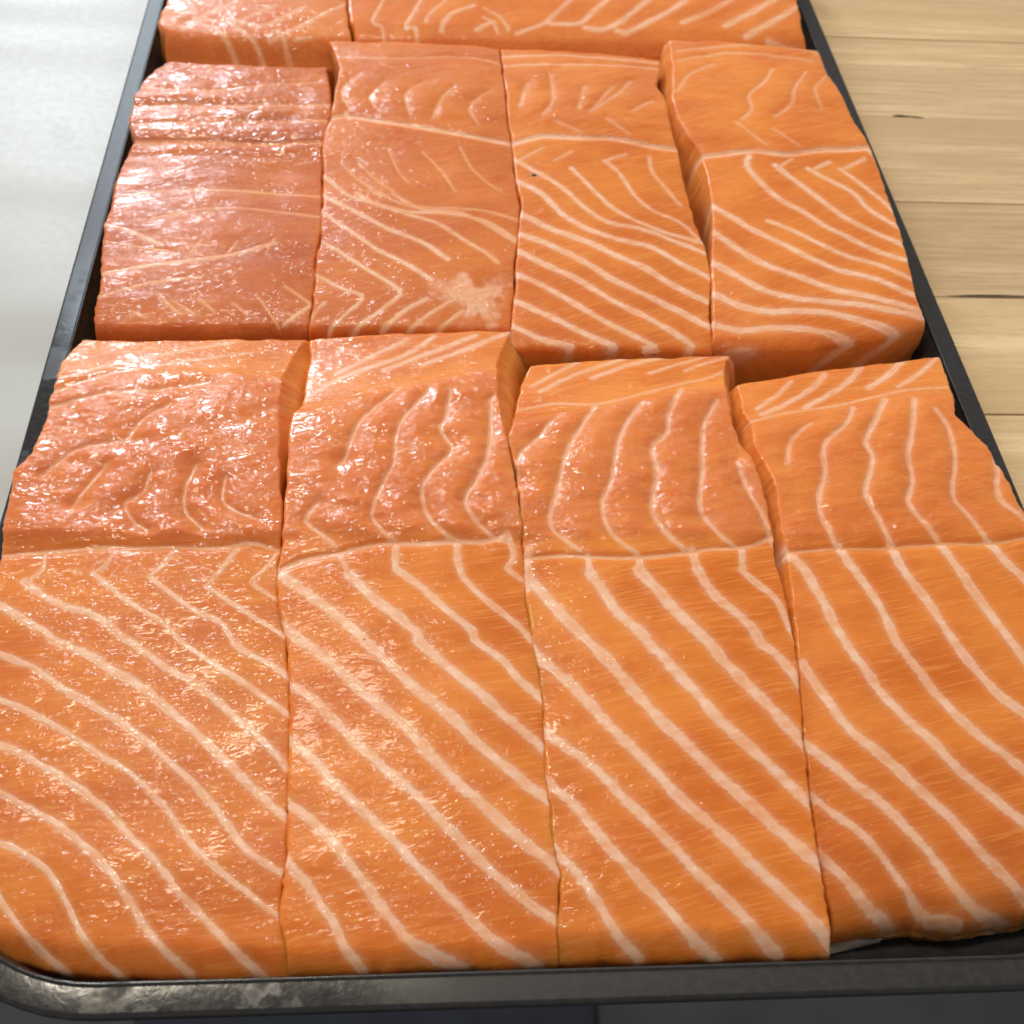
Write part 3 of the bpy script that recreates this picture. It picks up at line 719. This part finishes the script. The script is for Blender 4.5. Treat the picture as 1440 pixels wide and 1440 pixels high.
def seg_dist(px, py, pts):
    """distance of many points to a polyline"""
    best = np.full(px.shape, 1.0)
    for (ax, ay), (bx, by) in zip(pts[:-1], pts[1:]):
        dx, dy = bx - ax, by - ay; L2 = dx * dx + dy * dy + 1e-12
        t = np.clip(((px - ax) * dx + (py - ay) * dy) / L2, 0, 1)
        best = np.minimum(best, np.hypot(px - ax - t * dx, py - ay - t * dy))
    return best

def resample(pts, step):
    """smooth Catmull-Rom curve through pts at about the given step"""
    p = np.array(pts); p = np.vstack([2 * p[0] - p[1], p, 2 * p[-1] - p[-2]])
    out = []
    for i in range(1, len(p) - 2):
        n = max(2, int(np.hypot(*(p[i + 1] - p[i])) / step))
        t = np.arange(n)[:, None] / n
        a, b, c, d = p[i - 1], p[i], p[i + 1], p[i + 2]
        out.append(.5 * (2 * b + (c - a) * t + (2 * a - 5 * b + 4 * c - d) * t ** 2 + (3 * b - a - 3 * c + d) * t ** 3))
    return np.vstack(out + [p[-2:-1]])

def build_piece(key, seed):
    D = FISH[key]; S = SPEC[key]
    nu, nv = S['nu'], S['nv']
    L = np.array(D['L']) / 1e4; R = np.array(D['R']) / 1e4
    jl = lambda Y: .00050 * fbm(Y * 150, Y * 0 + 3.3, seed) + .00022 * vnoise(Y * 700, Y * 0, seed)
    xl = lambda Y: np.interp(Y, L[:, 0], L[:, 1]) + jl(Y) - .0003
    xr = lambda Y: np.interp(Y, R[:, 0], R[:, 1]) + jl(Y + 5) + .0003
    Fc = np.array(D['F']); Bc = np.array(D['B'])
    jf = lambda u: .0008 * fbm(u * 11, u * 0 + 1.7, seed + 40)
    yF = lambda u: np.maximum(np.interp(u, Fc[:, 0], Fc[:, 1] / 1e4), S['ymin']) + jf(u)
    yB = lambda u: np.interp(u, Bc[:, 0], Bc[:, 1] / 1e4) + jf(u + 3)
    py, pz = smooth_prof(D['P'])
    tilt = D.get('tilt', 0) / 1e4; ty = D.get('ty', 5000) / 1e4
    def XY(u, t):
        f, b = yF(u), yB(u); Y = f + (b - f) * t
        l, r = xl(Y), xr(Y)
        return l + (r - l) * u, Y
    def UT(X, Y):
        l, r = xl(Y), xr(Y); u = (X - l) / (r - l)
        uc = np.clip(u, 0, 1); f, b = yF(uc), yB(uc)
        return u, (Y - f) / (b - f)
    lines = []
    for w, st, c in D['lines']:
        pts = np.array(c, dtype=float).reshape(-1, 2) / 1e4
        # let a seam that ends close to a cut edge run on over it
        for e, q in ((0, 1), (-1, -2)):
            u, t = UT(pts[e:e + 1 or None, 0], pts[e:e + 1 or None, 1])
            if (u[0] < .05 or u[0] > .95 or t[0] < .03):
                d = pts[e] - pts[q]; d /= np.hypot(*d) + 1e-9
                ext = pts[e] + d * .004
                pts = np.vstack([ext, pts]) if e == 0 else np.vstack([pts, ext])
        pts = resample(pts, .0015)
        k = np.arange(len(pts))
        pts = pts + .00016 * np.stack([vnoise(k * .37, k * 0, seed + len(lines)), vnoise(k * .37, k * 0 + 5, seed + len(lines))], 1)
        lines.append((w / 1e5 * (.80 if w > 190 else .92), st if st > .84 else st * (.62 if key in 'EF' and st < .7 else .9), pts))
    # ---- top surface
    uu = np.linspace(0, 1, nu); tt = np.linspace(0, 1, nv)
    U, T = np.meshgrid(uu, tt)
    X, Y = XY(U, T)
    def fields(X, Y):
        sd = np.full(X.shape, 9.0); stv = np.zeros(X.shape); dm = np.full(X.shape, .02)
        for i, (w, st, pts) in enumerate(lines):
            m = 4.2 * w + .003
            x0, y0 = pts.min(0) - m; x1, y1 = pts.max(0) + m
            sel = (X > x0) & (X < x1) & (Y > y0) & (Y < y1)
            if not sel.any(): continue
            d = seg_dist(X[sel], Y[sel], pts[::2] if len(pts) > 6 else pts)
            s = d / (w / 2)
            o, os = sd[sel], stv[sel]
            # the nearer seam wins; its strength fades the other's out
            take = s < o
            o = np.where(take, s, o); os = np.where(take, st, os)
            sd[sel] = o; stv[sel] = os; dm[sel] = np.minimum(dm[sel], d)
        return sd, stv, dm
    sd, stv, dm = fields(X, Y)
    blob = None
    if 'blob' in D:
        bp = np.array(D['blob'], dtype=float).reshape(-1, 2) / 1e4
        blob = bp
        def blob_mask(x, y):
            cx, cy = bp.mean(0); a = np.arctan2(y - cy, x - cx); ab = np.arctan2(bp[:, 1] - cy, bp[:, 0] - cx); od = np.argsort(ab)
            r = np.interp(a, ab[od], np.hypot(bp[:, 0] - cx, bp[:, 1] - cy)[od], period=2 * math.pi)
            q = np.hypot(x - cx, y - cy) / r + .45 * fbm(x * 190, y * 190, 41) + .25 * fbm(x * 600, y * 600, 43, 2)
            return (1 - sstep(.45, 1.15, q)) * np.clip(.8 + .35 * fbm(x * 420, y * 420, 45), 0, 1)
        bm_ = blob_mask(X, Y)
        use = bm_ > np.where(sd < 1, stv, 0)
        stv = np.where(use & (bm_ > .02), bm_ * .8, stv); sd = np.where(use & (bm_ > .02), 0.0, sd)
    yc, ye = S['yc'], S['ye']
    def rz_of(Y): return sstep(yc - .002, yc + .004, Y) * (1 - sstep(ye - .004, ye + .004, Y))
    def zfun(U, T, X, Y, dm):
        Yp = Y - tilt * (U - .5) * sstep(ty - .045, ty - .008, Y)
        Yp = Yp - (yF(U) - float(yF(np.array([.5]))[0])) * (1 - sstep(.0, .035, Y - yF(U)))
        z = np.interp(Yp, py, pz)
        z = z - .0011 * (2 * U - 1) ** 2
        rz = rz_of(Yp) * S['rough']
        bul = 1 - np.exp(-dm / .0028)
        z = z + bul * (.00016 + .0017 * rz) + .0009 * rz * fbm(X * 95, Y * 120, seed + 77, 2)
        z = z + (.00010 + .00032 * rz) * fbm(X * 150, Y * 300, seed) + (.00003 + .00010 * rz) * fbm(X * 700, Y * 1000, seed + 5, 2)
        z = z + .0005 * fbm(X * 45, Y * 45, seed + 9, 2)
        if 'ripple' in S: z = z + S['ripple'] * (.45 + .55 * sstep(.30, .345, Y)) * fbm(X * 26 + .4 * fbm(X * 40, Y * 40, 3), Y * 88, seed + 31, 2)
        if S['groove'] is not None:
            g = seg_dist(X, Y, lines[S['groove']][2][::3])
            z = z - (.0004 if key == 'E' else .0008) * np.exp(-(g / .0013) ** 2)
        # rounded cut edges
        l, r = xl(Y), xr(Y); wd = r - l
        for e, rad in ((U * wd, .0009), ((1 - U) * wd, .0009), (T * .2, S.get('frad', .0018)), ((1 - T) * .2, .0020)):
            q = np.clip(1 - e / rad, 0, 1)
            z = z - rad * .7 * (1 - np.sqrt(np.maximum(1 - q * q, 0)))
        return z, rz
    Z, RZ = zfun(U, T, X, Y, dm)
    Z = np.maximum(Z, ZB + .002)
    # ---- wetness
    w0, w1 = S['wet']
    wet = w0 + (w1 - w0) * sstep(yc - .012, yc + .006, Y)
    if key == 'B': wet = wet + .35 * np.exp(-((U - .78) / .28) ** 2 - ((T - .12) / .11) ** 2)
    if key == 'A': wet = wet - .35 * np.exp(-((U - .85) / .3) ** 2 - ((T - .03) / .06) ** 2)
    if key == 'C': wet = wet + .25 * np.exp(-((U - .05) / .08) ** 2)
    if key == 'H': wet = wet + .45 * np.exp(-((U - .15) / .2) ** 2 - ((T - .08) / .10) ** 2) + .5 * np.exp(-(U / .03) ** 2)
    edge = np.minimum(np.minimum(U, 1 - U) * .078, np.minimum(T, 1 - T) * .2)
    wet = np.clip(wet + .30 * np.exp(-(edge / .0012) ** 2) * (.5 + .5 * vnoise(X * 120, Y * 120, seed + 3)), 0, 1.3)
    # ---- closed mesh: top grid, side walls, underside
    idx = np.arange(nu * nv).reshape(nv, nu)
    V = [np.stack([X, Y, Z], -1).reshape(-1, 3)]
    q = np.stack([idx[:-1, :-1], idx[:-1, 1:], idx[1:, 1:], idx[1:, :-1]], -1).reshape(-1, 4)
    per = np.concatenate([idx[0, :], idx[1:, -1], idx[-1, -2::-1], idx[-2:0:-1, 0]])
    P0 = V[0][per]; n = len(per); m = 9
    # outward direction of the outline
    dp = np.roll(P0, -3, 0) - np.roll(P0, 3, 0)
    nrm = np.stack([dp[:, 1], -dp[:, 0]], -1); nrm /= np.linalg.norm(nrm, axis=1, keepdims=True) + 1e-9
    tper = T.reshape(-1)[per]; uper = U.reshape(-1)[per]
    fl = np.where(uper > .999, S['flare_r'] * sstep(S.get('ft', .62), S.get('ft', .62) + .16, tper), 0.0) + np.where(uper < .001, S.get('flare_l', 0) * sstep(.35, .5, tper), 0.0)
    for k in range(1, m + 1):
        f = k / m
        off = fl * f ** .6 + .0010 * fbm(P0[:, 0] * 170 + P0[:, 1] * 170 + f * 1.5, P0[:, 0] * 0 + f * 4.5, seed + 2) * math.sin(math.pi * min(f, .95)) ** .7
        ring = P0.copy(); ring[:, :2] += nrm * off[:, None]
        ring[:, 2] = P0[:, 2] + (ZB - P0[:, 2]) * f
        V.append(ring)
    base = nu * nv
    prev = per
    quads = [q]
    for k in range(m):
        cur = base + k * n + np.arange(n)
        quads.append(np.stack([prev, cur, np.roll(cur, -1), np.roll(prev, -1)], -1))
        prev = cur
    V.append(np.array([[X.mean(), Y.mean(), ZB]]))
    cidx = base + m * n
    # underside fan as quads with a doubled centre is degenerate, so close with thin rows instead
    half = n // 2
    a = prev[:half]; b = prev[::-1][:half]
    quads.append(np.stack([a[:-1], b[:-1], b[1:], a[1:]], -1))
    V = np.vstack(V[:-1]); Q = np.vstack(quads)
    ok = np.array([len(set(r)) == 4 for r in quads[-1]])
    Q = np.vstack(quads[:-1] + [quads[-1][ok]])
    org = (float(X.mean()), float(Y.mean()), ZB)
    root = empty('salmon_piece', org)
    tag(root, LABEL[key], 'salmon', 'raw salmon pieces laid in rows on the tray')
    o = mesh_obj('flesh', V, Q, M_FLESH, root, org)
    # on the side walls the seams run on at a slant, as they do round a myomere
    front = np.arange(n) < nu; ds = float((X[0, -1] - X[0, 0]) / nu)
    wi = [np.arange(nu * nv)]
    for k in range(1, m + 1):
        sh = np.where(front, np.round(S.get('skew', 0) * (P0[:, 2] - ZB) * k / m / ds), 0).astype(int)
        wi.append(per[np.where(front, np.clip(np.arange(n) + sh, 0, nu - 1), np.arange(n))])
    wi = np.concatenate(wi)
    zz = V[:, 2]; top = np.arange(len(V)) < nu * nv
    ang = math.radians(S['ang'])
    def fibcoord(x, y, z):
        warp = .0012 * fbm(x * 55, y * 55, seed + 21, 2)
        al = x * math.cos(ang) + y * math.sin(ang); ac = -x * math.sin(ang) + y * math.cos(ang) + warp
        return np.stack([al + seed * .37, ac + seed * .21, z], -1)
    attr(o, 'fib', fibcoord(V[:, 0], V[:, 1], V[:, 2] * 1.0), True)
    sdw = sd.reshape(-1)[wi]; attr(o, 'sd', np.minimum(sdw, 6))
    sw = stv.reshape(-1)[wi]
    attr(o, 'fstr', np.where(top, sw, sw * .75))
    attr(o, 'wet', np.where(top, wet.reshape(-1)[wi], .06))
    attr(o, 'rough', np.where(top, np.maximum(RZ.reshape(-1)[wi], TONE[key]), TONE[key] * .5))
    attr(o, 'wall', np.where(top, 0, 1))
    attr(o, 'dark', np.full(len(V), {'E': .85, 'F': .5, 'G': .2, 'I': .25, 'A': .15}.get(key, .05)))
    # ---- pale seams of connective tissue, each a slim strip bedded in the flesh
    def sampz(u, t):
        a = np.clip(u, 0, 1) * (nu - 1); b = np.clip(t, 0, 1) * (nv - 1)
        i = np.minimum(a.astype(int), nu - 2); j = np.minimum(b.astype(int), nv - 2); fa = a - i; fb = b - j
        g = lambda A: (A[j, i] * (1 - fa) + A[j, i + 1] * fa) * (1 - fb) + (A[j + 1, i] * (1 - fa) + A[j + 1, i + 1] * fa) * fb
        return g(X), g(Y), g(Z), g(wet), g(RZ)
    lat = np.array([-1, -.8, -.4, 0, .4, .8, 1.0]); hgt = np.array([-.00003, .00003, .00004, .00005, .00004, .00003, -.00003])
    for li, (w, st, pts) in enumerate(lines):
        c = resample(pts, .0007)
        u, t = UT(c[:, 0], c[:, 1])
        inside = (u > .004) & (u < .996) & (t > .004) & (t < .996)
        if inside.sum() < 6: continue
        ii = np.where(inside)[0]; c = c[ii[0]:ii[-1] + 1]; nn = len(c)
        tg = np.gradient(c, axis=0); tg /= np.linalg.norm(tg, axis=1, keepdims=True) + 1e-9
        nr = np.stack([-tg[:, 1], tg[:, 0]], -1)
        kk = np.arange(nn)
        hw = .5 * w * .74 * (1 + .28 * vnoise(kk * .16, kk * 0 + li, seed + 60) + .16 * vnoise(kk * .7, kk * 0 + li, seed + 61))
        s0 = np.minimum(kk, 4) / 4.0; s1 = np.minimum(nn - 1 - kk, 4) / 4.0
        if ii[0] > 0: s0 = np.ones(nn)
        if ii[-1] < len(u) - 1: s1 = np.ones(nn)
        hw = np.maximum(hw * np.sqrt(s0 * s1), .00006)
        G = c[:, None, :] + nr[:, None, :] * (hw[:, None] * lat[None, :])[..., None]
        gu, gt = UT(G[..., 0], G[..., 1])
        gx, gy, gz, gw, gr = sampz(gu, gt)
        tv = np.stack([gx, gy, gz + hgt[None, :]], -1)
        # underside has corners of its own, so the top keeps clean normals at its rims
        bot = np.stack([tv[:, 6], tv[:, 6], tv[:, 0], tv[:, 0]], 1).copy(); bot[:, 1:3, 2] -= .0009
        ring = np.concatenate([tv, bot], 1); rn = 11
        vv = ring.reshape(-1, 3)
        ks = np.arange(nn - 1)[:, None] * rn; r = np.array([[0, 1, 2, 3, 4, 5, 7, 8, 9]]); r2 = r + 1
        qd = np.stack([ks + r, ks + r2, ks + rn + r2, ks + rn + r], -1).reshape(-1, 4)
        mid = c[nn // 2]; og = (float(mid[0]), float(mid[1]), float(gz[nn // 2, 3]))
        fo = mesh_obj('fat_line', vv, qd, M_FAT, root, og)
        ext = lambda A: np.concatenate([A, A[:, [6, 6, 0, 0]]], 1).reshape(-1)
        attr(fo, 'fib', fibcoord(vv[:, 0], vv[:, 1], vv[:, 2]), True)
        attr(fo, 'sd', ext(np.tile(np.abs(lat) * .74, (nn, 1))))
        attr(fo, 'fstr', np.full(len(vv), st)); attr(fo, 'wet', ext(gw)); attr(fo, 'rough', ext(gr)); attr(fo, 'wall', np.zeros(len(vv)))
    if blob is not None:
        # thin whitish membrane left on the surface: a draped patch with a ragged outline
        cx, cy = blob.mean(0); ns, nr_ = 72, 16
        ang_b = np.arctan2(blob[:, 1] - cy, blob[:, 0] - cx); od = np.argsort(ang_b); rb = np.hypot(blob[:, 0] - cx, blob[:, 1] - cy)
        th = np.linspace(-math.pi, math.pi, ns, endpoint=False)
        rr = .55 * np.interp(th, ang_b[od], rb[od], period=2 * math.pi) * (1 + .22 * fbm(np.cos(th) * 6, np.sin(th) * 6, 77))
        rad = np.linspace(0.02, 1, nr_)[:, None] * rr[None, :]
        bx = cx + rad * np.cos(th)[None, :]; by = cy + rad * np.sin(th)[None, :]
        gu, gt = UT(bx, by); gx, gy, gz, gw, gr = sampz(gu, gt)
        lift = np.where(np.arange(nr_)[:, None] < nr_ - 1, .00008, -.00008) + .00003 * fbm(bx * 700, by * 700, 5)
        vv = np.stack([gx, gy, gz + lift], -1).reshape(-1, 3)
        qd = []
        for i in range(nr_ - 1):
            for j in range(ns):
                j2 = (j + 1) % ns; qd.append((i * ns + j, i * ns + j2, (i + 1) * ns + j2, (i + 1) * ns + j))
        qd = [f[::-1] for f in qd] + [tuple(range(ns))]
        mb = mesh_obj('membrane', vv, qd, M_FAT, root, (cx, cy, float(gz[0, 0])))
        mb['label'] = 'whitish torn membrane patch'
        nzb = .78 + .45 * fbm(bx * 330, by * 330, 8).reshape(-1) - .75 * np.tile(np.linspace(0, 1, nr_)[:, None] ** 2.2, (1, ns)).reshape(-1)
        attr(mb, 'fib', fibcoord(vv[:, 0], vv[:, 1], vv[:, 2]), True); attr(mb, 'sd', np.zeros(len(vv)))
        attr(mb, 'fstr', np.clip(blob_mask(vv[:, 0], vv[:, 1]), 0, .75)); attr(mb, 'wet', np.full(len(vv), .6)); attr(mb, 'rough', np.full(len(vv), .4)); attr(mb, 'wall', np.zeros(len(vv)))
    return root, XY, UT, sampz

PIECES = {}
for i, key in enumerate(FISH):
    PIECES[key] = build_piece(key, i + 1)

# tiny dark speck on the third piece of the middle row
root, XY, UT, sampz = PIECES['G']
sx, sy = .0101, .3200
u, t = UT(np.array([sx]), np.array([sy])); gx, gy, gz, _, _ = sampz(u, t)
v = []; n = 9
for r_, h_ in ((0.0, .0004), (.6, .0003), (1.0, -.0002)):
    for j in range(n):
        a = 2 * math.pi * j / n; rr = r_ * (1 + .25 * math.sin(3 * a + 1))
        v.append((gx[0] + rr * .0013 * math.cos(a), gy[0] + rr * .0010 * math.sin(a), gz[0] + h_))
f = [(i * n + j, (i + 1) * n + j, (i + 1) * n + (j + 1) % n, i * n + (j + 1) % n) for i in range(2) for j in range(n)]
sp = mesh_obj('dark_speck', v, f, M_SPECK, root, (float(gx[0]), float(gy[0]), float(gz[0])))
# pale skin showing under the front edge of the front-right piece
root, XY, UT, sampz = PIECES['D']
v = []; n = 48
for j in range(n):
    u = j / (n - 1) * .26
    x, y = XY(np.array([u]), np.array([0.0])); x = float(x[0]); y = .0187 + float(np.interp(u, [0, .3], [-.0006, .0006]))
    k = (1 - j / (n - 1)) ** 1.1
    for (dy, z) in ((.003, .0066), (-.0002, .0060), (-.0005 - .0016 * k, .0044), (-.0006 - .0020 * k, .0030), (.004, .0024)):
        v.append((x, y + dy, z))
f = [(5 * j + i, 5 * j + i + 1, 5 * j + 6 + i, 5 * j + 5 + i) for j in range(n - 1) for i in range(4)]
sk = mesh_obj('skin', v, f, M_SKIN, root, (float(v[0][0]), float(v[0][1]), .003))
sk['label'] = 'white skin edge under the flesh'
